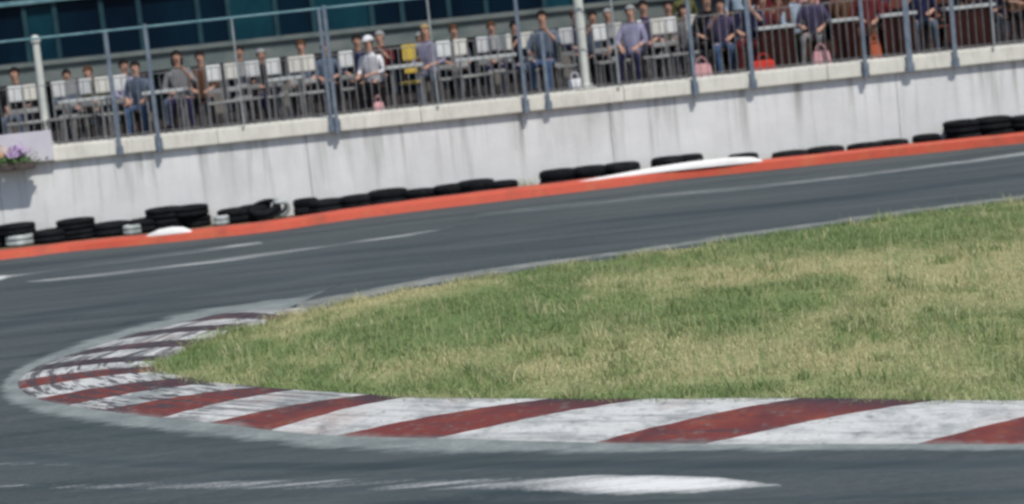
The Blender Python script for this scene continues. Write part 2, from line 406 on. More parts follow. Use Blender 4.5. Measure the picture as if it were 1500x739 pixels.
for i, v in enumerate(so.data.vertices): a_.data[i].value = dryness(v.co.x, v.co.y)

# grass blades: short turf, longer dry stalks in patches
def build_grass():
    verts, faces, dry = [], [], []
    rr = random.Random(3)
    def blade(x, y, h, w, dv, lean, z0=.015):
        a = rr.uniform(0, math.pi); la = rr.uniform(0, 2 * math.pi)
        cx, sx = math.cos(a) * w, math.sin(a) * w
        lx, ly = math.cos(la) * lean * h, math.sin(la) * lean * h
        b = len(verts)
        verts.extend([(x - cx, y - sx, z0), (x + cx, y + sx, z0), (x + cx * .7 + lx * .4, y + sx * .7 + ly * .4, z0 + h * .6), (x - cx * .7 + lx * .4, y - sx * .7 + ly * .4, z0 + h * .6), (x + lx, y + ly, z0 + h)])
        faces.append((b, b + 1, b + 2, b + 3)); faces.append((b + 3, b + 2, b + 4)); dry.extend([dv] * 5)
    # main turf inside the picture's reach, thinner far to the right
    n = 0
    while n < 175000:
        x = rr.uniform(-3.6, 9.5); y = rr.uniform(11.5, 25.5)
        if x > .325 * y and rr.random() < .75: continue
        if not inside(x, y, infield): continue
        n += 1
        d = dryness(x, y)
        clump = mn.noise((x * 2.2, y * 2.2, 7.7))
        h = rr.uniform(.025, .062) * (1 + .7 * clump) * (1.15 - .3 * d)
        if mn.noise((x * 1.3, y * 1.3, 31.0)) > .42 and rr.random() < .8: continue
        dv = max(0, min(1, d + rr.uniform(-.27, .27)))
        blade(x, y, h, rr.uniform(.003, .0065), dv, rr.uniform(.2, 1.1))
    # taller tufts and weeds standing out of the turf
    n = 0
    while n < 420:
        x = rr.uniform(-3.2, 9); y = rr.uniform(11.5, 24)
        if not inside(x, y, infield) or mn.noise((x * .8, y * .8, 12.0)) < -.12: continue
        n += 1; dv = rr.choice((.0, .05, .15, .5, .9)); rad = rr.uniform(.03, .12); hh = rr.uniform(.07, .15)
        for _ in range(rr.randint(14, 34)):
            blade(x + rr.gauss(0, rad), y + rr.gauss(0, rad), hh * rr.uniform(.5, 1.1), rr.uniform(.004, .009), max(0, dv + rr.uniform(-.1, .1)), rr.uniform(.1, .8))
    # seed stalks
    n = 0
    while n < 3400:
        x = rr.uniform(-2.6, 9); y = rr.uniform(12, 25)
        if not inside(x, y, infield): continue
        if mn.noise((x * .9, y * .9, 2.2)) < -.05: continue
        n += 1
        blade(x, y, rr.uniform(.10, .19), rr.uniform(.003, .005), rr.uniform(.5, 1), rr.uniform(.05, .35))
    # ragged tufts spilling over the kerb and the far edge
    for line, cnt in (([p for p in near_in if p.x < 3.6], 9000), (far_edge[:-1], 3600)):
        for _ in range(cnt):
            i = rr.randrange(len(line) - 1); t = rr.random(); p = line[i].lerp(line[i + 1], t)
            if p.x > 8: continue
            if mn.noise((p.x * 2.6, p.y * 2.6, 4.4)) < -.1: continue
            x, y = p.x + rr.gauss(0, .07), p.y + rr.gauss(0, .07)
            blade(x, y, rr.uniform(.03, .09) * (1.5 if rr.random() < .08 else 1), rr.uniform(.003, .006), max(0, min(1, dryness(x, y) + rr.uniform(-.3, .3))), rr.uniform(.3, 1.2), .02)
    # the rest of the infield, outside the picture
    n = 0
    while n < 9000:
        x = rr.uniform(9, 30); y = rr.uniform(0, 33)
        if not inside(x, y, infield): continue
        n += 1; d = dryness(x, y); blade(x, y, rr.uniform(.05, .11), .012, d, .6)
    me = bpy.data.meshes.new('grass'); me.from_pydata(verts, [], faces); me.materials.append(GRASS)
    at2 = me.attributes.new('dry', 'FLOAT', 'POINT'); at2.data.foreach_set('value', dry)
    o = bpy.data.objects.new('grass', me); COL.objects.link(o)
    tag(o, 'patchy green and straw coloured grass covering the infield', 'grass', kind='stuff')
build_grass()

def strip(name, top, bot, z, m, wear=None, n=6, edge=1.0):
    """A marking on the road: pixel-measured top and bottom edges brought down onto the road surface."""
    T = spline([at(*p, 0) for p in top], n); Bt = spline([at(*p, 0) for p in bot], n)
    W = None
    if wear:
        W = []
        for i in range(len(wear) - 1):
            for k in range(n): W.append(lerp(wear[i], wear[i + 1], k / n))
        W.append(wear[-1])
    bm = bmesh.new(); lay = bm.verts.layers.float.new('wear'); rows = []
    NS = 10
    for i, (a, b) in enumerate(zip(T, Bt)):
        r = []
        for j in range(NS + 1):
            p = a.lerp(b, j / NS); v = bm.verts.new((p.x, p.y, -.004 if j in (0, NS) or i in (0, len(T) - 1) else z)); v[lay] = (W[i] if W else .1) + edge * abs(2 * j / NS - 1) ** 3; r.append(v)
        rows.append(r)
    for i in range(len(rows) - 1):
        for j in range(NS):
            f = bm.faces.new((rows[i][j], rows[i + 1][j], rows[i + 1][j + 1], rows[i][j + 1]))
            if f.normal.z < 0: f.normal_flip()
    return tag(obj(name, bm, m), kind='structure')
# concrete edge strip beside the far side of the infield
strip('road_edge_strip', [(430, 443), (520, 427), (600, 412), (700, 396), (800, 382), (900, 369), (1000, 354), (1100, 339), (1200, 325), (1300, 311), (1400, 298), (1500, 286), (1700, 260)],
      [(430, 462), (520, 442), (600, 424), (700, 407), (800, 391), (900, 378), (1000, 363), (1100, 348), (1200, 333), (1300, 319), (1400, 306), (1500, 293), (1700, 267)], .0075, EDGE, [.35] * 5 + [.5] * 8, 6, .75)
strip('road_marking', [(-60, 709), (150, 706), (320, 699), (560, 697), (760, 695), (900, 694), (1030, 697), (1090, 703), (1150, 711)],
      [(-60, 716), (150, 722), (320, 724), (560, 726), (760, 727), (900, 728), (1000, 725), (1080, 719), (1150, 713)], 0.0040, LINE, [1.0, .84, .80, .84, .74, .22, .08, .22, .75])
strip('road_marking', [(-40, 680), (0, 674), (60, 676), (120, 682)], [(-40, 690), (0, 688), (60, 686), (120, 684)], 0.0052, LINE, [.95, .9, .95, 1.1])
strip('road_marking', [(30, 412), (70, 409), (200, 393), (340, 376), (480, 359), (600, 342), (670, 331)], [(30, 415), (70, 414), (200, 402), (340, 385), (480, 364), (600, 347), (670, 334)], 0.0064, LINE, [1, .62, .78, .66, .82, .62, .95])
strip('road_marking', [(-60, 413), (0, 404), (20, 402), (90, 393), (140, 387)], [(-60, 421), (0, 412), (20, 408), (90, 399), (140, 391)], 0.0076, LINE, [.3, .3, .7, 1, 1.1])
strip('road_marking', [(100, 391), (200, 377), (280, 367), (340, 359), (386, 353)], [(100, 397), (200, 386), (280, 374), (340, 366), (386, 359)], 0.0088, LINE, [1.05, .9, .8, .65, .8])
strip('road_marking', [(690, 314), (800, 300), (950, 286), (1100, 271), (1250, 255), (1400, 236), (1500, 222), (1700, 196)], [(690, 321), (800, 311), (950, 293), (1100, 280), (1250, 263), (1400, 244), (1500, 231), (1700, 205)], 0.0100, LINE, [1, .92, .82, .84, .8, .72, .66, .6])
# rubber laid on the road by cars, thinning out at its ends
def make_skid():
    k = NT('rubbered_asphalt', .65, .35); at_ = k.n('ShaderNodeAttribute', attribute_name='wear')
    f = k.noise(k.coord((.15, 2.6, 1), rot=(0, 0, .08)), 2.4, 7, .68, .25, .75)
    m = k.math('MULTIPLY', k.math('SUBTRACT', k.math('ADD', f, .35), at_.outputs['Fac']), 1.1, True)
    k.col(k.mix(m, asphalt_colour(k), rgb(.025, .036, .040))); return k.m
SKID = make_skid()
def skid(px, z, wr): strip('skid_mark', [(x, y) for x, y, h in px], [(x, y + h) for x, y, h in px], z, SKID, wr, 6, .7)
skid([(-60, 652, 14), (200, 672, 16), (500, 676, 16), (900, 672, 18), (1300, 672, 20), (1600, 668, 20)], .0022, [.7, .5, .4, .45, .4, .5])
skid([(300, 728, 9), (700, 733, 9), (1100, 728, 10), (1600, 712, 12)], .0024, [1, .5, .45, .6])
skid([(-60, 478, 22), (60, 456, 20), (200, 432, 18), (400, 404, 16), (650, 372, 14)], .0026, [.6, .45, .45, .5, .9])
skid([(260, 392, 10), (600, 356, 12), (900, 318, 12), (1200, 288, 12), (1600, 238, 12)], .0028, [.9, .5, .45, .4, .4])
skid([(-60, 398, 10), (150, 374, 9), (400, 345, 8), (700, 309, 7), (1000, 272, 7), (1300, 238, 7), (1600, 205, 7)], .003, [.4] * 7)

# far kerb: raised red strip in front of the wall
fk = [(-700, 470), (-350, 417), (0, 381), (100, 369), (200, 360), (300, 350), (400, 339), (500, 324), (600, 311), (700, 299), (800, 287), (900, 275), (1000, 262), (1100, 252), (1200, 241), (1300, 228), (1400, 216), (1500, 209), (1800, 180), (2200, 140)]
fkw = spline([at(*p, 0) for p in fk], 4)
for p in fkw: p.y = min(p.y, 31.28)
bm = bmesh.new(); prof = [(0, -.005), (.08, .115), (.18, .142), (.55, .150), (1.0, .150), (1.06, -.005)]
def kerb_h(x): return lerp(.72, 1.0, max(0.0, min(1.0, (x + 6.5) / 6)))
prev = None
for i, p in enumerate(fkw):
    y1 = max(p.y + .16, min(31.46, p.y + .42)); wdt = y1 - p.y
    cur = [bm.verts.new((p.x, p.y + a * wdt, b * kerb_h(p.x) + .012 * mn.noise((p.x * 2, a, 0)))) for a, b in prof]
    if prev:
        for j in range(len(prof) - 1):
            f = bm.faces.new((prev[j], cur[j], cur[j + 1], prev[j + 1]))
    prev = cur
bm.normal_update()
tag(obj('far_kerb', bm, F_RED, smooth=False), kind='structure')
# earth verge between the kerb and the wall
sheet('verge', [V((-70, 31.15, 0)), V((70, 31.15, 0)), V((70, WY + .2, 0)), V((-70, WY + .2, 0))], -.006, EARTH)

def raised_hump(label, line, h):
    """A long low lens of white concrete sitting on the back of the red kerb."""
    pts = [at(px, py, .16) for px, py, _ in line]; ws = [w for _, _, w in line]
    bm = bmesh.new(); rows = []; N = 8
    P = spline(pts, 4)
    for p in P:                                 # seat it on the kerb's top
        a, b = next(((a, b) for a, b in zip(fkw, fkw[1:]) if a.x <= p.x <= b.x), (fkw[0], fkw[-1])); f = lerp(a.y, b.y, (p.x - a.x) / (b.x - a.x))
        p.y = f + .30 * max(.16, min(31.46 - f, .42))
    Wd = []
    for i in range(len(ws) - 1):
        for k in range(4): Wd.append(lerp(ws[i], ws[i + 1], k / 4))
    Wd.append(ws[-1])
    for p, w in zip(P, Wd):
        r = []
        for j in range(N + 1):
            a = math.pi * j / N
            r.append(bm.verts.new((p.x, p.y - math.cos(a) * (.03 + .05 * w), .138 * kerb_h(p.x) + (.010 + h * w) * math.sin(a))))
        rows.append(r)
    for i in range(len(rows) - 1):
        for j in range(N): bm.faces.new((rows[i][j], rows[i + 1][j], rows[i + 1][j + 1], rows[i][j + 1]))
    bm.faces.new(rows[0][::-1]); bm.faces.new(rows[-1]); bmesh.ops.recalc_face_normals(bm, faces=bm.faces[:])
    o = obj('kerb_hump', bm, HUMP_W, smooth=True)
    c = o.data.vertices; 
    return tag(o, label, 'kerb hump', 'white humps on the red kerb')
raised_hump('long white concrete hump tapering along the red kerb right of the pole', [(850, 270, 0), (900, 265, .35), (960, 257, .7), (1020, 247, .95), (1070, 241, 1), (1105, 238, .7), (1122, 237, .1)], .10)
raised_hump('short white concrete hump on the red kerb near the left end', [(203, 348, .1), (225, 344, .8), (245, 342, 1), (262, 340, .8), (274, 339, .1)], .09)

# ------------------------------------------------------------------ tyres along the foot of the wall
def tyre_mesh(name, r, h, m):
    bm = bmesh.new(); N = 28
    prof = [(.56, .10), (.60, .0), (.80, .0), (.95, .06), (1.0, .2), (1.0, .42), (.965, .44), (.965, .56), (1.0, .58), (1.0, .8), (.95, .94), (.80, 1.0), (.60, 1.0), (.56, .90), (.70, .7), (.74, .5), (.70, .3)]
    rings = []
    for i in range(N):
        a = 2 * math.pi * i / N
        rings.append([bm.verts.new((math.cos(a) * q * r, math.sin(a) * q * r, zz * h)) for q, zz in prof])
    K = len(prof)
    for i in range(N):
        for j in range(K):
            bm.faces.new((rings[i][j], rings[(i + 1) % N][j], rings[(i + 1) % N][(j + 1) % K], rings[i][(j + 1) % K]))
    bmesh.ops.recalc_face_normals(bm, faces=bm.faces[:])
    for f in bm.faces: f.smooth = True
    return obj(name, bm, m)
protos = {}
def tyre(px, label, r=.30, h=.19, z=0.0, y=31.93, tilt=(0, 0), m=RUBBER, name='tyre'):
    key = (round(r, 2), round(h, 2), m.name)
    x = at_depth(px, 300, y).x
    if key not in protos:
        o = tyre_mesh(name, r, h, m); protos[key] = o
    else:
        o = protos[key].copy(); COL.objects.link(o)
    o.location = (x, y - max(0, r - .26), z); o.rotation_euler = (tilt[0], tilt[1], R.uniform(0, 6))
    if tilt[1] and abs(tilt[1]) < 1.2: o.location.z = z + abs(math.sin(tilt[1])) * r
    if tilt[0]: o.location.z = z + abs(math.sin(tilt[0])) * r; o.location.y = y - .1
    return tag(o, label, 'tyre', 'old tyres lining the foot of the wall')
T = tyre
T(-28, 'black tyre cut off by the left frame edge, upper of a pair', h=.17, z=.17)
T(-24, 'black tyre cut off by the left frame edge, lower of a pair', h=.17)
T(20, 'black tyre tipped on top of the chalky white tyre at far left', h=.17, z=.17)
T(24, 'chalky white tyre at far left under a black tyre', r=.24, h=.17, m=CHALK, y=31.8)
T(72, 'low black tyre just right of the chalky white tyre at far left', r=.3, h=.2, y=31.86)
T(108, 'upper black tyre of the stack left of the short white hump', h=.16, z=.16)
T(110, 'lower black tyre of the stack left of the short white hump', h=.16)
T(160, 'black tyre behind, between the left stack and the small white tyre', h=.21)
T(190, 'small chalky white tyre immediately left of the short white hump', r=.15, h=.15, m=CHALK, y=31.65)
T(212, 'black tyre wedged behind the left end of the short white hump', h=.21)
T(240, 'top black tyre of the pair behind the short white hump', h=.17, z=.18)
T(243, 'bottom black tyre of the pair behind the short white hump', h=.18)
T(277, 'black tyre overhanging the right end of the short white hump', h=.17, z=.17)
T(284, 'black tyre underneath, by the right end of the short white hump', r=.24, h=.17)
T(322, 'small pale tyre between the short hump and the leaning tyre', r=.13, h=.15, m=CHALK, y=31.65)
T(345, 'black tyre lying flat left of the tilted tyre leaning on the wall', h=.22)
T(372, 'black tyre touching the left of the tilted tyre leaning on the wall', r=.26, h=.24)
T(390, 'tilted black tyre leaning on the wall beside a chalky white tyre', r=.25, h=.15, tilt=(math.radians(22), .15), y=31.80)
T(413, 'chalky white tyre propped on edge right of the tilted black tyre', r=.15, h=.14, m=CHALK, tilt=(math.radians(68), .3), y=31.8)
T(448, 'small black tyre just right of the propped chalky white tyre', r=.2, h=0.255)
T(478, 'flat black tyre second to the right of the propped white tyre', r=.3, h=0.215)
T(525, 'flat black tyre third to the right of the propped white tyre', r=.3, h=0.225)
T(570, 'higher black tyre in the run left of the wall middle', r=.32, h=0.265)
T(615, 'flat black tyre between the higher tyre and the raised middle pair', r=.28, h=0.215)
T(662, 'black tyre at the left end of the raised middle pair', r=.28, h=0.235)
T(700, 'fat black tyre at the middle of the raised middle group', r=.30, h=0.265)
T(738, 'black tyre sinking into weeds right of the raised middle group', r=.26, h=0.205)
T(822, 'black tyre left of the tall pole and the long white hump', r=.3, h=0.295)
T(868, 'black tyre at the start of the long white hump', r=.3, h=0.295)
T(915, 'black tyre behind the thin end of the long white hump', r=.3, h=0.295)
T(985, 'raised black tyre behind the middle of the long white hump', r=.28, h=0.310)
T(1016, 'small black tyre behind the middle of the long white hump', r=.22, h=0.310)
T(1095, 'thin black tyre peeping over the right end of the long hump', r=.24, h=0.235)
T(1165, 'thin black tyre half sunk right of the long white hump', r=.3, h=0.205)
T(1215, 'second half sunk black tyre right of the long white hump', r=.3, h=0.215)
T(1275, 'half sunk black tyre right of the wall panel joint', r=.3, h=0.205)
T(1312, 'last half sunk black tyre before the black stack on the right', r=.28, h=0.205)
T(1365, 'small black tyre leaning at the foot of the right stack', r=.22, h=0.235)
T(1418, 'upper black tyre at the left end of the right stack', h=0.205, z=0.200)
T(1420, 'lower black tyre at the left end of the right stack', h=0.205)
T(1462, 'upper black tyre in the middle of the right stack', h=0.205, z=0.205)
T(1466, 'lower black tyre in the middle of the right stack', h=0.205)
T(1512, 'upper black tyre cut by the right frame edge', h=0.185, z=0.190)
T(1516, 'lower black tyre cut by the right frame edge', h=0.195)
# weeds at the foot of the wall
def weeds():
    verts, faces = [], []; rr = random.Random(5); dry = []
    for px, n in ((580, 60), (490, 30), (755, 50), (770, 30), (1150, 60), (1215, 40), (1320, 30), (330, 25), (445, 20), (655, 25), (1060, 20)):
        for _ in range(n):
            x = at_depth(px + rr.gauss(0, 14), 300, 32).x; y = rr.uniform(31.9, 32.15); h = rr.uniform(.08, .26)
            a = rr.uniform(0, 3.14); w = rr.uniform(.008, .016); lx = rr.uniform(-.1, .1); b = len(verts)
            verts.extend([(x - math.cos(a) * w, y - math.sin(a) * w, -.01), (x + math.cos(a) * w, y + math.sin(a) * w, -.01), (x + lx, y + rr.uniform(-.08, .0), h)])
            faces.append((b, b + 1, b + 2)); dry.extend([rr.uniform(.1, .7)] * 3)
    me = bpy.data.meshes.new('weeds'); me.from_pydata(verts, [], faces); me.materials.append(GRASS)
    me.attributes.new('dry', 'FLOAT', 'POINT').data.foreach_set('value', dry)
    o = bpy.data.objects.new('weeds', me); COL.objects.link(o)
    tag(o, 'sparse yellow green weeds growing along the foot of the wall', 'weeds', kind='stuff')
weeds()

# ------------------------------------------------------------------ the retaining wall with its coping
CZ0, CZ1 = 1.225, 1.465
wall = empty('retaining_wall', (0, WY, 0), label='long stained white concrete wall with a cream coping behind the tyres', cat='wall')
joints = [-30, -24, -18.4, -13, -7.9, -3.03, 1.75, 6.28, 11, 16, 22, 30]
for a, b in zip(joints, joints[1:]):
    bm = bmesh.new(); box(bm, a + .004, b - .004, 0, .3, -.2, CZ0, .006)
    obj('wall_panel', bm, WALLM, wall)
bm = bmesh.new(); box(bm, -30, 30, .31, .5, -.2, CZ0 - .02); obj('wall_backing', bm, PILLAR, wall)
x = -30.0; cs = []
while x < 30: cs.append(x); x += 3.2
for a in cs:
    bm = bmesh.new(); vs = box(bm, a + .003, a + 3.197, -.085, .52, CZ0 + .002, CZ1, .02)
    for v in bm.verts:
        if v.co.z > CZ1 - .05: v.co.z += .02 * (v.co.y) ; v.co.y += .01 if v.co.y < 0 else 0
    obj('coping_block', bm, COPING, wall)

# terrace behind the wall
FZ = CZ1 - .06
bm = bmesh.new(); box(bm, -32, 32, WY + .525, 60, -.1, FZ); tag(obj('terrace_floor', bm, DECK), kind='structure')

# ------------------------------------------------------------------ fence on the coping
FY = WY - .108
fence = empty('track_fence', (0, FY, CZ0), label='blue grey steel post and wire fence standing on the wall coping', cat='fence')
RAILZ = 3.16 - CZ0
main = [229, 490, 767, 1015, 1265, 1520, -40, -310, 1790, 2060]
for px in main:
    x = at_depth(px, 200 - px * .105, FY).x
    bm = bmesh.new(); w = .029
    box(bm, x - w, x + w, -.04, .03, -.02, RAILZ + .04, .006)
    box(bm, x - .055, x + .055, -.006, .002, 0.0, .2, .004)
    for sx in (-.042, .042):
        for zz in (.04, .15): cyl(bm, (x + sx, -.02, zz), (x + sx, -.004, zz), .014, n=6)
    obj('post', bm, STEEL, fence)
for px, h, w in ((171, RAILZ, .03), (482, RAILZ, .026), (800, 1.2, .028), (1100, RAILZ, .034), (1330, RAILZ, .045), (1397, RAILZ, .034), (640, RAILZ, .014), (355, RAILZ, .014), (905, RAILZ, .014), (1455, RAILZ, .014)):
    x = at_depth(px, 200 - px * .105, FY).x
    bm = bmesh.new(); box(bm, x - w, x + w, -.02, .02, .0 if w > .021 else .25, h, .004)
    if w > .021: box(bm, x - w - .025, x + w + .025, -.005, .002, .0, .14, .003)
    obj('post', bm, PALE_STEEL if w < .024 else STEEL, fence)
bm = bmesh.new(); cyl(bm, (-22, .0, RAILZ), (22, .0, RAILZ), .018, n=10); obj('top_rail', bm, TEAL_STEEL, fence)
xs = sorted(at_depth(p, 200 - p * .105, FY).x for p in main)
for a, b in zip(xs, xs[1:]):
    bm = bmesh.new(); n = max(1, round((b - a) / .118))
    for k in range(1, n):
        x = a + (b - a) * k / n
        cyl(bm, (x, .06, .247), (x, .06, RAILZ * .62), .0075, n=5)
    for zz in (.30, RAILZ * .62): cyl(bm, (a, .06, zz), (b, .06, zz), .009, n=5)
    obj('wire_panel', bm, WIRE, fence)

# ------------------------------------------------------------------ poles
def pole(px, y, z0, z1, r0, r1, label, name, m):
    p = at_depth(px, 200, y)
    x = at_depth(px, 150 - .105 * (px - 750) - 20, y).x
    r = empty(name, (x, y, z0), label=label, cat='pole')
    bm = bmesh.new(); cyl(bm, (0, 0, 0.02), (0, 0, z1 - z0), r0, r1, 14, False); obj('shaft', bm, m, r, True)
    bm = bmesh.new(); box(bm, -r0 * 1.9, r0 * 1.9, -r0 * 1.9, r0 * 1.9, 0, .022, .004); cyl(bm, (0, 0, .02), (0, 0, .09), r0 * 1.35, r0 * 1.1, 12); obj('base_plate', bm, m, r)
    bm = bmesh.new(); ball(bm, (0, 0, z1 - z0 + r1), r1 * 1.5); obj('cap', bm, m, r, True)
pole(858, WY + .22, CZ1 + .012, 8.2, .082, .06, 'tall cream white pole rising out of the frame behind the wall', 'pole', POLE_W)
pole(70, WY + 2.4, FZ, 3.12, .07, .06, 'short white post with a rounded top near the left end of the terrace', 'white_post', POLE_W)

# ------------------------------------------------------------------ board and flower planter at the left end of the coping
x0, x1 = at_depth(-60, 250, WY - .12).x, at_depth(77, 215, WY - .12).x
bd_ = empty('board', ((x0 + x1) / 2, WY - .10, CZ0), label='pale lilac white board fixed to the coping behind the flowers', cat='board')
hw = (x1 - x0) / 2
bm = bmesh.new(); box(bm, -hw, hw, -.03, .025, .03, .50, .01); obj('panel', bm, PANELW, bd_)
bm = bmesh.new(); box(bm, -hw + .05, -hw + .09, .027, .043, .0, .46); box(bm, hw - .09, hw - .05, .027, .043, .0, .46); obj('bracket', bm, STEEL, bd_)
pl = empty('flower_planter', (at_depth(20, 235, WY - .3).x, WY - .27, CZ0 - .06), label='hanging planter of lilac and apricot flowers on the wall at far left', cat='planter')
bm = bmesh.new(); box(bm, -.42, .30, -.1, .1, 0, .12, .02); obj('trough', bm, PLANTER, pl)
bm = bmesh.new(); box(bm, -.3, -.26, .102, .17, .02, .16); box(bm, .14, .18, .102, .17, .02, .16); obj('bracket', bm, STEEL, pl)
def tuftmesh(n, cx, sx, sz, z, s, rr):
    bm = bmesh.new()
    for _ in range(n):
        c = V((cx + rr.gauss(0, sx), rr.gauss(0, .06), z + abs(rr.gauss(0, sz)))); a = V((rr.uniform(-1, 1), rr.uniform(-1, 1), rr.uniform(-1, 1))).normalized(); b = a.orthogonal().normalized()
        q = s * rr.uniform(.6, 1.3); bm.faces.new([bm.verts.new(c + a * q), bm.verts.new(c + b * q * .6), bm.verts.new(c - a * q), bm.verts.new(c - b * q * .6)])
    return bm
rr = random.Random(8)
obj('foliage', tuftmesh(420, -.08, .18, .06, .11, .035, rr), LEAF, pl)
obj('lilac_blooms', tuftmesh(200, .06, .07, .09, .20, .032, rr), LILAC, pl)
obj('apricot_blooms', tuftmesh(160, -.27, .06, .07, .22, .032, rr), ORANGE, pl)

# ------------------------------------------------------------------ chairs
def make_chair(name, m, legm, m2=None):
    t = empty(name)
    bm = bmesh.new(); box(bm, -.122, .122, .17, .195, .79, 1.06, .02); obj('backrest', bm, m, t)
    bm = bmesh.new(); box(bm, -.105, .105, .168, .19, .58, .66, .010); obj('back_slat', bm, m2 or m, t)
    bm = bmesh.new(); box(bm, -.15, .15, -.18, .2, .40, .445, .015); obj('seat', bm, m2 or m, t)
    for sx in (-1, 1):
        bm = bmesh.new(); cyl(bm, (sx * .14, -.17, 0), (sx * .13, -.15, .40), .013, n=6); obj('leg', bm, legm, t)
        bm = bmesh.new(); cyl(bm, (sx * .13, .22, 0), (sx * .12, .18, .42), .013, n=6); cyl(bm, (sx * .12, .18, .42), (sx * .12, .182, 1.0), .013, n=6); obj('leg', bm, legm, t)
    return t
chairs = {'white': make_chair('white_chair', CH_W, CHROME, CH_P), 'cream': make_chair('white_chair', CH_C, CHROME, CH_G), 'grey': make_chair('grey_chair', CH_G, CHROME), 'yellow': make_chair('yellow_chair', CH_Y, CH_D),
          'brown': make_chair('brown_chair', CH_B, CH_B), 'dark': make_chair('dark_chair', CH_D, CH_D)}
used = set()
def xof(px, y): return at_depth(px, 130 - .105 * (px - 400) - 30, y).x
def chair(px, y, kind, label, rz=0.0, group=None, dx=0):
    o = chairs[kind] if kind not in used else copy_tree(chairs[kind]); used.add(kind)
    o.location = (xof(px, y) + dx, y, FZ); o.rotation_euler = (0, 0, rz + R.uniform(-.38, .38))
    return tag(o, label, 'chair', group or kind + ' chairs on the terrace')
CY = 34.35
for px, lab in [(20, 'white chair cut by the left frame edge above the flowers'), (46, 'white chair just left of the short white post'), (80, 'white chair directly in front of the short white post'),
                (118, 'white chair first to the right of the short white post'), (150, 'white chair second to the right of the short white post'), (173, 'white chair left of the person in blue by the leftmost steel post'),
                (313, 'white chair leftmost of the evenly spaced row before the double post'), (338, 'white chair second of the evenly spaced row before the double post'), (366, 'white chair third of the evenly spaced row before the double post'),
                (400, 'white chair fourth of the evenly spaced row before the double post'), (431, 'white chair fifth of the evenly spaced row before the double post'), (455, 'white chair last of the row, just left of the double post'),
                (508, 'white chair just right of the double post'), (652, 'white chair second to the right of the yellow chair'), (680, 'white chair at the left end of the long white table'),
                (706, 'white chair behind the middle of the long white table'), (741, 'white chair at the right end of the long white table'), (772, 'white chair touching the third steel post, beside the jeans wearer'),
                (825, 'bright white chair just left of the tall pole'), (882, 'white chair just right of the tall pole'), (908, 'white chair second to the right of the tall pole'),
                (936, 'white chair beside the person in lavender right of the pole'), (964, 'white chair fourth to the right of the tall pole'), (987, 'white chair fifth to the right of the tall pole'),
                (1020, 'white chair above the pink bag, last of the white row')]:
    chair(px, CY + R.uniform(-.25, .5), 'cream' if px in (46, 150, 338, 431, 455, 680, 741, 772, 908, 964, 1020) else 'white', lab, group='white chairs on the terrace')
chair(596, CY, 'yellow', 'yellow backed chair between the white cap person and the double post', group='')
for px, y, lab in [(98, 36.6, 'grey chair in the back row behind the post'), (205, 36.8, 'grey chair in the back row behind the person in blue'), (262, 36.5, 'grey chair in the back row, left of the white row of six'),
                   (290, 36.7, 'grey chair in the back row touching the first of six'), (352, 36.9, 'grey chair in the back row between second and third white chair'), (420, 36.7, 'grey chair in the back row behind the fourth white chair'),
                   (528, 36.6, 'grey chair in the back row left of the white cap person'), (622, 36.8, 'grey chair in the back row right of the yellow chair'), (722, 36.8, 'grey chair in the back row behind the long white table'),
                   (805, 36.6, 'grey chair in the back row behind the jeans wearer'), (900, 36.9, 'grey chair in the back row right of the tall pole'), (950, 36.6, 'grey chair in the back row right of the lavender person')]:
    chair(px, y, 'grey', lab, R.uniform(-.4, .4))
for px, y, lab in [(1118, 34.6, 'brown wooden chair behind the first skirted table'), (1148, 34.6, 'brown wooden chair at the right of the first skirted table'), (1228, 34.6, 'brown wooden chair left of the white cap on the right'),
                   (1262, 34.5, 'brown wooden chair by the person in rusty maroon'), (1318, 34.7, 'brown wooden chair between the navy person and white cap'), (1376, 34.6, 'brown wooden chair right of the person in navy'),
                   (1426, 34.6, 'brown wooden chair left of the person in purple on the right'), (1482, 34.7, 'brown wooden chair by the right frame edge')]:
    chair(px, y, 'brown', lab)
for px, y, lab in [(1075, 36.2, 'dark wooden chair behind the person in jeans'), (1135, 36.4, 'dark wooden chair in front of the timber kiosk, left end'), (1205, 36.3, 'dark wooden chair in front of the timber kiosk, beside the lilac top'),
                   (1300, 36.3, 'dark wooden chair behind the white cap on the right'), (1405, 36.4, 'dark wooden chair behind the third table'), (1462, 36.2, 'dark wooden chair behind the person in purple')]:
    chair(px, y, 'dark', lab, R.uniform(-.3, .3))

# ------------------------------------------------------------------ tables
def make_table(name, w, skirt):
    t = empty(name)
    bm = bmesh.new(); box(bm, -w, w, -.3, .3, .69, .74, .008); obj('table_top', bm, TABLE, t)
    if skirt:
        bm = bmesh.new(); n = 40
        pts = []
        for i in range(n + 1): pts.append((-w + .03 + (2 * w - .06) * i / n, -.27 + .02 * math.sin(i * 1.9)))
        a = [bm.verts.new((x, y, .69)) for x, y in pts]; b = [bm.verts.new((x * 1.01, y - .02, .03)) for x, y in pts]
        a2 = [bm.verts.new((x, y + .012, .69)) for x, y in pts]; b2 = [bm.verts.new((x * 1.01, y - .008, .03)) for x, y in pts]
        for i in range(n):
            bm.faces.new((a[i], a[i + 1], b[i + 1], b[i])); bm.faces.new((a2[i + 1], a2[i], b2[i], b2[i + 1])); bm.faces.new((b[i], b[i + 1], b2[i + 1], b2[i]))
        bmesh.ops.recalc_face_normals(bm, faces=bm.faces[:])
        obj('skirt', bm, SKIRT, t)
    for sx in (-1, 1):
        for sy in (-1, 1):
            bm = bmesh.new(); cyl(bm, (sx * (w - .06), sy * .24, 0), (sx * (w - .07), sy * .23, .69), .016, n=7); obj('leg', bm, CHROME, t)
    return t
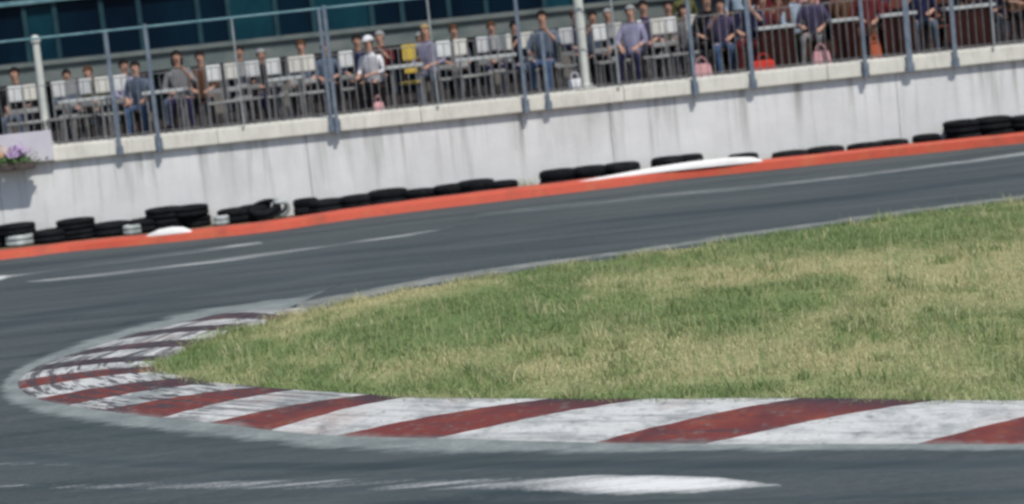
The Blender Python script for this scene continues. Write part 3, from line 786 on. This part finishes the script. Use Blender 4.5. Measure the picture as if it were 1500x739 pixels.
for px, w, sk, lab in [(122, .38, 0, 'small white table in front of chairs right of the short post'), (240, .34, 0, 'small white table right of the leftmost main steel post'), (418, .28, 0, 'small white table in front of the row of six chairs'),
                       (592, .30, 0, 'small white table in front of the yellow chair'), (710, .50, 0, 'long white table in front of four chairs left of the pole'),
                       (1133, .31, 1, 'skirted white topped table right of the person in dark red'), (1232, .22, 1, 'narrow skirted table left of the white cap on the right'), (1310, .30, 1, 'skirted table beside the navy person and white cap'), (1415, .40, 1, 'skirted table at the far right by the frame edge')]:
    t = make_table('white_table', w, sk); y = 33.75
    t.location = (xof(px, y), y, FZ); tag(t, lab, 'table', 'white topped tables on the terrace')

# ------------------------------------------------------------------ people
def skinned(verts, edges, radii, root, sub=1):
    me = bpy.data.meshes.new('tmp'); me.from_pydata(verts, edges, []); o = bpy.data.objects.new('tmp', me); COL.objects.link(o)
    mod = o.modifiers.new('s', 'SKIN'); mod.use_smooth_shade = True
    s2 = o.modifiers.new('u', 'SUBSURF'); s2.levels = sub; s2.render_levels = sub
    lay = me.skin_vertices[0].data
    for i, r in enumerate(radii):
        lay[i].radius = r if isinstance(r, tuple) else (r, r); lay[i].use_root = (i == root)
    dg = bpy.context.evaluated_depsgraph_get(); m2 = bpy.data.meshes.new_from_object(o.evaluated_get(dg))
    bpy.data.objects.remove(o); return m2
def body_mesh(pose, seed=0):
    rr = random.Random(seed)
    v, e, r = [], [], []
    def add(p, rad, link=None):
        v.append(Vector(p)); r.append(rad)
        if link is not None: e.append((link, len(v) - 1))
        return len(v) - 1
    sit = pose != 'stand'
    pz = .52 if sit else .93
    ln = rr.uniform(-.14, .06) if sit else rr.uniform(-.03, .03)
    up_ = rr.choice((0, 0, 1, -1)) if sit else 0
    pel = add((0, .02, pz), (.155, .12)); wa = add((0, .03 + ln * .3, pz + .17), (.135, .10), pel); ch = add((0, .03 + ln, pz + .36), (.16, .11), wa)
    nb = add((0, .025 + ln, pz + .50), (.075, .07), ch); nk = add((0, .01 + ln, pz + .57), .052, nb)
    hb = add((0, -.005 + ln, pz + .635), (.068, .08), nk); ht = add((0, .0 + ln, pz + .72), (.076, .095), hb); hc = add((0, .01 + ln, pz + .775), (.055, .07), ht)
    for s in (-1, 1):
        sh = add((s * .175, .03 + ln, pz + .44), .062, ch)
        if sit:
            el = (s * (.25 + rr.uniform(-.02, .03)), -.06, pz + .19); wr = (s * (.15 + rr.uniform(-.06, .05)), -.30, pz + .11 + rr.uniform(0, .05))
            if up_ == s: el = (s * .27, -.12, pz + .24); wr = (s * .12, -.26, pz + .46)
        else:
            el = (s * .25, .06, pz + .17); wr = (s * .25, -.06, pz - .05)
        ei = add(el, .043, sh); wi = add(wr, .030, ei)
        d = (Vector(wr) - Vector(el)).normalized(); side = Vector((1, 0, 0)) if sit else Vector((0, 1, 0))
        pm = Vector(wr) + d * .05; pi = add(pm, (.034, .022), wi)
        for k, L in enumerate((.060, .075, .08, .072)):
            b0 = pm + side * (k - 1.5) * .021 + d * .028; b = add(b0, .0095, pi)
            m1 = add(b0 + d * L * .5 + Vector((0, 0, -.008)), .0088, b); add(b0 + d * L * .85 + Vector((0, 0, -.03)), .0075, m1)
        tb = add(pm - side * s * .038 - d * .005, .011, pi); add(pm - side * s * .055 + d * .035 + Vector((0, 0, -.01)), .009, tb)
        hp = add((s * .095, .0, pz - .03), .09, pel)
        if sit:
            kn = (s * (.13 + rr.uniform(-.03, .04)), -.40, .50); an = (kn[0] + rr.uniform(-.03, .03), -.40 + rr.uniform(-.06, .1), .10)
        else:
            kn = (s * .10, -.01, .50); an = (s * .11, .03, .09)
        ki = add(kn, .062, hp); mid = add((Vector(kn) * .6 + Vector(an) * .4 + Vector((0, .02, 0))), .055, ki); ai = add(an, .038, mid)
        he = add((an[0], an[1] - .03, .045), (.042, .04), ai); add((an[0] + s * .02, an[1] - .17, .032), (.04, .026), he)
    m = skinned(v, e, r, pel)
    for _ in range(5): m.materials.append(SKIN)
    # regions: 0 skin 1 top 2 trousers 3 shoes 4 dark (eyes, mouth)
    for p in m.polygons:
        c = p.center; p.use_smooth = True
        if c.z > pz + .535 and abs(c.x) < .12: k = 0
        elif c.z < .085: k = 3
        elif sit:
            if c.y < -.20 and c.z > pz + .02 and c.z < pz + .53: k = 0
            elif c.z < pz + .02 or (c.y < -.12 and c.z < pz + .07): k = 2
            else: k = 1
        else:
            k = 0 if (abs(c.x) > .2 and c.z < pz + .12) else (2 if c.z < pz + .03 else 1)
        p.material_index = k
    bm = bmesh.new(); bm.from_mesh(m)
    hz = pz + .70; hy = ln
    ball(bm, (0, hy - .092, hz - .008), .014, (.8, 1.1, 1.5), 8, 6, 0)                 # nose
    for s in (-1, 1):
        ball(bm, (s * .077, hy + .005, hz), .02, (.5, .8, 1.3), 8, 6, 0)               # ears
        ball(bm, (s * .03, hy - .080, hz + .022), .0095, (1.3, .6, .8), 8, 6, 4)       # eyes
    ball(bm, (0, hy - .080, hz - .052), .016, (1.5, .5, .35), 8, 6, 4)                 # mouth
    bm.to_mesh(m); bm.free()
    return m, hz, hy
def hair_mesh(hz, hy, kind):
    bm = bmesh.new()
    vs = ball(bm, (0, hy + .012, hz + .02), .098, (.90, 1.08, 1.02), 16, 10)
    kill = [v for v in bm.verts if (v.co.y < hy - .055 and v.co.z < hz + .045) or v.co.z < hz - (.10 if kind == 'long' else .05)]
    bmesh.ops.delete(bm, geom=kill, context='VERTS')
    if kind == 'long':
        for s in (-1, 1): ball(bm, (s * .07, hy + .03, hz - .07), .05, (.6, .9, 1.7), 10, 8)
    return bm
def cap_mesh(hz, hy):
    bm = bmesh.new(); ball(bm, (0, hy + .008, hz + .05), .105, (.92, 1.06, .9), 16, 10)
    bmesh.ops.delete(bm, geom=[v for v in bm.verts if v.co.z < hz + .035], context='VERTS')
    ball(bm, (0, hy - .13, hz + .04), .075, (1, 1, .12), 12, 6)
    return bm
EYE = cloth('eye_and_lip_dark', (.05, .025, .02))
SHOE = cloth('shoe_leather', (.05, .04, .04))
pcount = [0]
def person(px, y, label, top, legs, hair='dark', style='short', cap=None, pose='sit', rz=0, dz=0, scale=1.0):
    pcount[0] += 1
    m, hz, hy = body_mesh(pose, pcount[0])
    o = bpy.data.objects.new('person', m); COL.objects.link(o)
    for k, mm in enumerate((SKIN, CLOTH[top], CLOTH[legs], SHOE, EYE)): m.materials[k] = mm
    o.location = (xof(px, y), y, FZ + dz); o.rotation_euler = (0, 0, rz + R.uniform(-.5, .5)); o.scale = (scale * R.uniform(.93, 1.05),) * 3
    obj('hair', hair_mesh(hz, hy, style), HAIR[hair], o, True)
    if cap: obj('cap', cap_mesh(hz, hy), CLOTH[cap], o, True)
    tag(o, label, 'person')
def seated(px, label, top, legs, y=34.2, seat='dark', **kw):
    chair(px, y + .02, seat, 'dark wooden chair under the ' + label.split(' seated')[0].replace('person in ', 'person wearing '), kw.get('rz', 0))
    person(px, y, label, top, legs, **kw)
seated(203, 'person in slate blue seated behind the leftmost main steel post', 'slate', 'jeans')
seated(186, 'person in lavender top seated left of the leftmost main post', 'lavender', 'black', y=35.2, hair='dark')
seated(545, 'person in white shirt and white cap seated left of the yellow chair', 'white', 'black', cap='white')
seated(628, 'person in pale lavender seated between yellow chair and long table', 'lavender', 'slate', y=34.9, hair='blond', style='long')
seated(797, 'person in sky blue top and blue jeans seated left of the tall pole', 'slate', 'jeans', rz=.25)
seated(925, 'person in lavender shirt and navy trousers seated right of the tall pole', 'lavender', 'navy', hair='grey')
seated(944, 'person in dark purple seated among white chairs right of the pole', 'purple', 'black', y=35.4)
seated(1056, 'person in purple top and blue jeans seated at the end of the white row', 'purple', 'jeans', rz=-.3)
seated(1098, 'person in navy top and dark red trousers seated above the red bag', 'navy', 'maroon', y=34.0, style='long', hair='dark')
seated(1117, 'person in maroon seated behind the first skirted table', 'maroon', 'brown', y=35.0)
seated(1139, 'person with brown hair in brown jacket seated behind the first skirted table', 'brown', 'black', y=35.3, hair='brown', style='long')
seated(1162, 'person in pale sky top seated right of the first skirted table', 'sky', 'olive', y=34.9, hair='grey')
seated(1190, 'person in purple top and grey trousers seated between two skirted tables', 'purple', 'grey', hair='blond', y=34.3)
seated(1286, 'person in maroon top and white cap seated behind the skirted tables', 'maroon', 'maroon', cap='white', y=34.2)
seated(1268, 'person in rusty maroon top seated beside the white cap on the right', 'maroon', 'brown', y=33.95, hair='brown')
seated(1346, 'person in navy seated right of the white cap on the right', 'navy', 'slate', y=34.1)
seated(1395, 'person in black top seated behind the far right table', 'black', 'maroon', y=34.9, hair='brown')
seated(1452, 'person in purple top seated at the far right', 'purple', 'grey', y=34.6, hair='dark', style='long')
seated(1488, 'person in brown seated against the right frame edge', 'brown', 'black', y=34.2, hair='brown')
for px, lab, top, legs in [(262, 'person in black seated in the back row behind the small white table', 'black', 'slate'), (352, 'person in navy seated in the back row behind the row of six', 'navy', 'black'), (478, 'person in dark slate seated in the back row behind the double post', 'slate', 'black'),
                       (618, 'person in brown seated in the back row right of the yellow chair', 'brown', 'black'), (722, 'person in black seated in the back row behind the long table', 'black', 'navy'), (893, 'person in black seated in the back row right of the tall pole', 'black', 'black'),
                       (100, 'person in dark slate seated in the back row behind the short white post', 'slate', 'black'), (845, 'person in navy seated in the back row behind the tall pole', 'navy', 'black'), (980, 'person in olive seated in the back row near the last white chairs', 'olive', 'black'), (560, 'person in maroon seated in the back row behind the white cap', 'maroon', 'black')]:
    seated(px, lab, top, legs, y=37.4 + R.uniform(-.3, .4), hair=R.choice(('dark', 'brown', 'dark', 'grey')))
for px, y, lab, top, legs, hr in [(262, 34.9, 'person in grey seated at the small white table right of the leftmost main post', 'grey', 'navy', 'dark'), (30, 35.6, 'person in black seated behind the white chair at the left frame edge', 'black', 'slate', 'dark'), (136, 35.4, 'person in olive seated between the white chairs right of the short post', 'olive', 'black', 'brown'),
                              (296, 35.5, 'person in dark brown seated left of the first chair of the row of six', 'brown', 'black', 'dark'), (384, 35.3, 'person in black seated between third and fourth chair of the row of six', 'black', 'navy', 'grey'), (444, 35.6, 'person in slate seated between the last chairs of the row of six', 'slate', 'black', 'brown'),
                              (526, 35.3, 'person in navy seated behind the chair right of the double post', 'navy', 'black', 'dark'), (667, 35.5, 'person in grey seated at the left end of the long white table', 'grey', 'black', 'brown'), (756, 35.4, 'person in black seated between the long table and third main post', 'black', 'slate', 'dark'),
                              (868, 35.2, 'person in slate seated directly right of the tall pole', 'slate', 'black', 'dark'), (1003, 35.3, 'person in grey seated between the last two white chairs', 'grey', 'navy', 'dark'), (1036, 34.8, 'person in black seated behind the pink bag', 'black', 'black', 'brown'),
                              (1240, 34.8, 'person in dark brown seated behind the narrow skirted table', 'brown', 'maroon', 'dark'), (1215, 35.2, 'person in black seated left of the narrow skirted table', 'black', 'maroon', 'dark'), (1310, 35.0, 'person in purple seated behind the skirted table by the navy person', 'purple', 'brown', 'brown'),
                              (1370, 35.2, 'person in maroon seated behind the right end of the navy person', 'maroon', 'black', 'dark'), (1425, 35.1, 'person in grey seated behind the far right table', 'grey', 'brown', 'brown')]:
    seated(px, lab, top, legs, y=y, hair=hr, style=R.choice(('short', 'long', 'short')), rz=R.uniform(-.3, .3))
for px, lab, top, legs, hr, y in [(1005, 'person in olive standing by the pavilion at the end of the white row', 'olive', 'black', 'brown', 38.6), (1128, 'person in maroon standing at the left end of the timber kiosk', 'maroon', 'black', 'dark', 37.2), (1215, 'person in black standing before the timber kiosk, right of the pink top', 'black', 'brown', 'brown', 37.9), (1180, 'person in pink standing before the timber kiosk, behind the purple top', 'pink', 'grey', 'blond', 37.6), (1245, 'person in brown standing before the timber kiosk', 'brown', 'black', 'brown', 38.2),
                              (1325, 'person in olive standing before the timber kiosk', 'olive', 'navy', 'dark', 38.0), (1420, 'person in maroon standing before the timber kiosk', 'maroon', 'black', 'brown', 38.3), (1462, 'person in navy standing by the right end of the kiosk', 'navy', 'slate', 'dark', 37.8),
                              (1085, 'person in sky top standing left of the timber kiosk', 'sky', 'slate', 'grey', 38.5)]:
    person(px, y, lab, top, legs, hair=hr, pose='stand', rz=R.uniform(-.4, .4))

# bags on the terrace edge
def bag(px, label, m, w, h, y=33.0):
    t = empty('bag', (xof(px, y), y, FZ), label=label, cat='bag')
    bm = bmesh.new(); vs = box(bm, -w, w, -.11, .11, 0, h, .05)
    for v in bm.verts:
        k = v.co.z / h; v.co.x *= 1.08 - .28 * k; v.co.y *= 1 - .45 * k
    obj('body', bm, m, t, True)
    bm = bmesh.new(); pts = [V((math.cos(a) * w * .5, 0, h - .01 + math.sin(a) * .11)) for a in [math.pi * i / 8 for i in range(9)]]
    for a, b in zip(pts, pts[1:]): cyl(bm, a, b, .012, n=6)
    obj('handle', bm, m, t, True)
bag(1022, 'pink bag standing on the terrace edge below the last white chair', CLOTH['pink'], .16, .27)
bag(1112, 'bright red bag standing on the terrace edge by the wall', CLOTH['red'], .20, .22)
bag(836, 'round cream white bag on the terrace edge left of the pole base', CLOTH['white'], .13, .24)
bag(1197, 'pale pink bag on the terrace edge beneath the purple top', CLOTH['pink'], .15, .28)
bag(1276, 'rust orange bag standing on the terrace edge below the white cap', CLOTH['orange'], .10, .34)
bag(547, 'small pink brown bag beneath the person in white cap', CLOTH['pink'], .09, .2)

# ------------------------------------------------------------------ pavilion building behind the terrace
BY = 44.0
bl = empty('pavilion', (0, BY, FZ), label='long pavilion with dark blue glazing above a grey green ledge', cat='building')
X0, X1 = -24.0, 6.2
zl0, zl1 = 2.46 - FZ, 2.90 - FZ
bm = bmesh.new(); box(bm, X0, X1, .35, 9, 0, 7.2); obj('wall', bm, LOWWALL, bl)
bm = bmesh.new(); box(bm, X0, X1, -.35, .34, zl0, zl1, .01); box(bm, X0, X1, -.42, -.352, zl1 - .09, zl1 + .01, .01); obj('ledge', bm, LEDGE, bl)
x = X0
while x < X1 - .2:
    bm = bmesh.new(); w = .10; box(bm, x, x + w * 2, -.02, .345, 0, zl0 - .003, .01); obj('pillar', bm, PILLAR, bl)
    bm = bmesh.new(); box(bm, x + .28, min(x + 1.45, X1), .30, .343, .08, zl0 - .06, .005); dr = obj('door', bm, GLASS, bl)
    bm = bmesh.new(); box(bm, x + .27, x + .33, .26, .299, .04, zl0 - .03); box(bm, x + .86, x + .91, .26, .299, .04, zl0 - .03); box(bm, x + .3, x + .9, .262, .297, zl0 - .1, zl0 - .04); obj('door_frame', bm, PALE_STEEL if R.random() < .4 else FRAME_D, dr)
    x += 1.5
# glazing: two tiers of windows with transoms between
tiers = [(zl1 + .02, 4.14 - FZ), (4.24 - FZ, 5.6 - FZ), (5.7 - FZ, 7.0 - FZ)]
for ti, (za, zb) in enumerate(tiers):
    x = X0; k = 0
    while x < X1 - .5:
        w = [1.0, .65, 1.25, .8][(k * 7 + ti) % 4]; x2 = min(x + w, X1)
        bm = bmesh.new(); box(bm, x + .05, x2 - .05, .27, .345, za, zb); m_ = GLASS_T if (k * 5 + ti * 3) % 7 in (2, 5) else GLASS
        wn = obj('window', bm, m_, bl)
        bm = bmesh.new(); box(bm, x - .05, x + .048, .20, .346, za, zb, .005); obj('mullion', bm, FRAME_D, wn)
        x = x2; k += 1
    bm = bmesh.new(); box(bm, X0, X1, .12, .347, zb + .003, zb + .095, .01); obj('transom', bm, TEAL_STEEL, bl)
bm = bmesh.new(); box(bm, X0 - .3, X1 + .3, -.5, 9.3, 7.205, 7.45, .02); obj('roof', bm, LEDGE, bl)

# timber kiosk on the right
kx0, kx1 = 5.2, 26.0
ks = empty('timber_kiosk', (0, 40.2, FZ), label='dark red brown timber kiosk behind the people on the right', cat='kiosk')
bm = bmesh.new(); x = kx0; rr = random.Random(4)
while x < kx1:
    w = .15; box(bm, x, x + w - .012, -.02 * rr.random(), .05, 0, 3.0, mi=rr.choice((0, 0, 1))); x += w
obj('wall_boards', bm, [TIMBER, TIMBER_D], ks)
bm = bmesh.new(); box(bm, kx0, kx1, .055, 3.2, 0, 3.0); obj('core', bm, TIMBER_D, ks)
bm = bmesh.new(); vs = box(bm, kx0 - .3, kx1, -.5, 3.6, 3.01, 3.14, .01); obj('roof', bm, TIMBER_D, ks)
for a in (7.0, 10.5, 14.0):
    bm = bmesh.new(); box(bm, a, a + 1.8, -.06, -.025, 1.0, 2.1, .004); h_ = obj('hatch', bm, GLASS, ks)
    bm = bmesh.new(); box(bm, a - .1, a + 1.9, -.3, -.062, .93, .985, .006); obj('counter', bm, PILLAR, h_)

# ------------------------------------------------------------------ light
SUN_EL, SUN_AZ = math.radians(56), math.radians(150)      # azimuth from +Y towards +X: behind the camera, a little to the right
sd = Vector((math.sin(SUN_AZ) * math.cos(SUN_EL), math.cos(SUN_AZ) * math.cos(SUN_EL), math.sin(SUN_EL)))
ld = bpy.data.lights.new('sun', 'SUN'); ld.energy = 3.6; ld.angle = math.radians(.6); ld.color = (1, .96, .90)
lo = bpy.data.objects.new('sun', ld); COL.objects.link(lo); lo.rotation_euler = sd.to_track_quat('Z', 'Y').to_euler(); lo.location = (10, -20, 30)
w = bpy.data.worlds.new('World'); scene.world = w; w.use_nodes = True
nt = w.node_tree; sky = nt.nodes.new('ShaderNodeTexSky'); sky.sky_type = 'NISHITA'; sky.sun_disc = False
sky.sun_elevation = SUN_EL; sky.sun_rotation = SUN_AZ; sky.air_density = 1.0; sky.dust_density = 1.0
bg = nt.nodes['Background']; bg.inputs['Strength'].default_value = .10
nt.links.new(sky.outputs[0], bg.inputs[0])

# ------------------------------------------------------------------ camera
cd = bpy.data.cameras.new('camera'); cam = bpy.data.objects.new('camera', cd); COL.objects.link(cam)
cd.sensor_width = 36; cd.lens = 36 * FOC / 1500; cd.clip_end = 3000; cd.clip_start = .1
M = Matrix(((_X.x, _Y.x, -_F.x, 0), (_X.y, _Y.y, -_F.y, 0), (_X.z, _Y.z, -_F.z, CAM_H), (0, 0, 0, 1)))
cam.matrix_world = M
cd.dof.use_dof = True; cd.dof.focus_distance = 14.5; cd.dof.aperture_fstop = 1.8
scene.camera = cam
scene.render.engine = 'CYCLES'
scene.cycles.pixel_filter_type = 'BLACKMAN_HARRIS'; scene.cycles.filter_width = 2.7
scene.cycles.use_denoising = True
scene.cycles.max_bounces = 6
vs_ = scene.view_settings; vs_.view_transform = 'Standard'; vs_.look = 'None'; vs_.gamma = 1; vs_.exposure = 0; vs_.use_curve_mapping = False
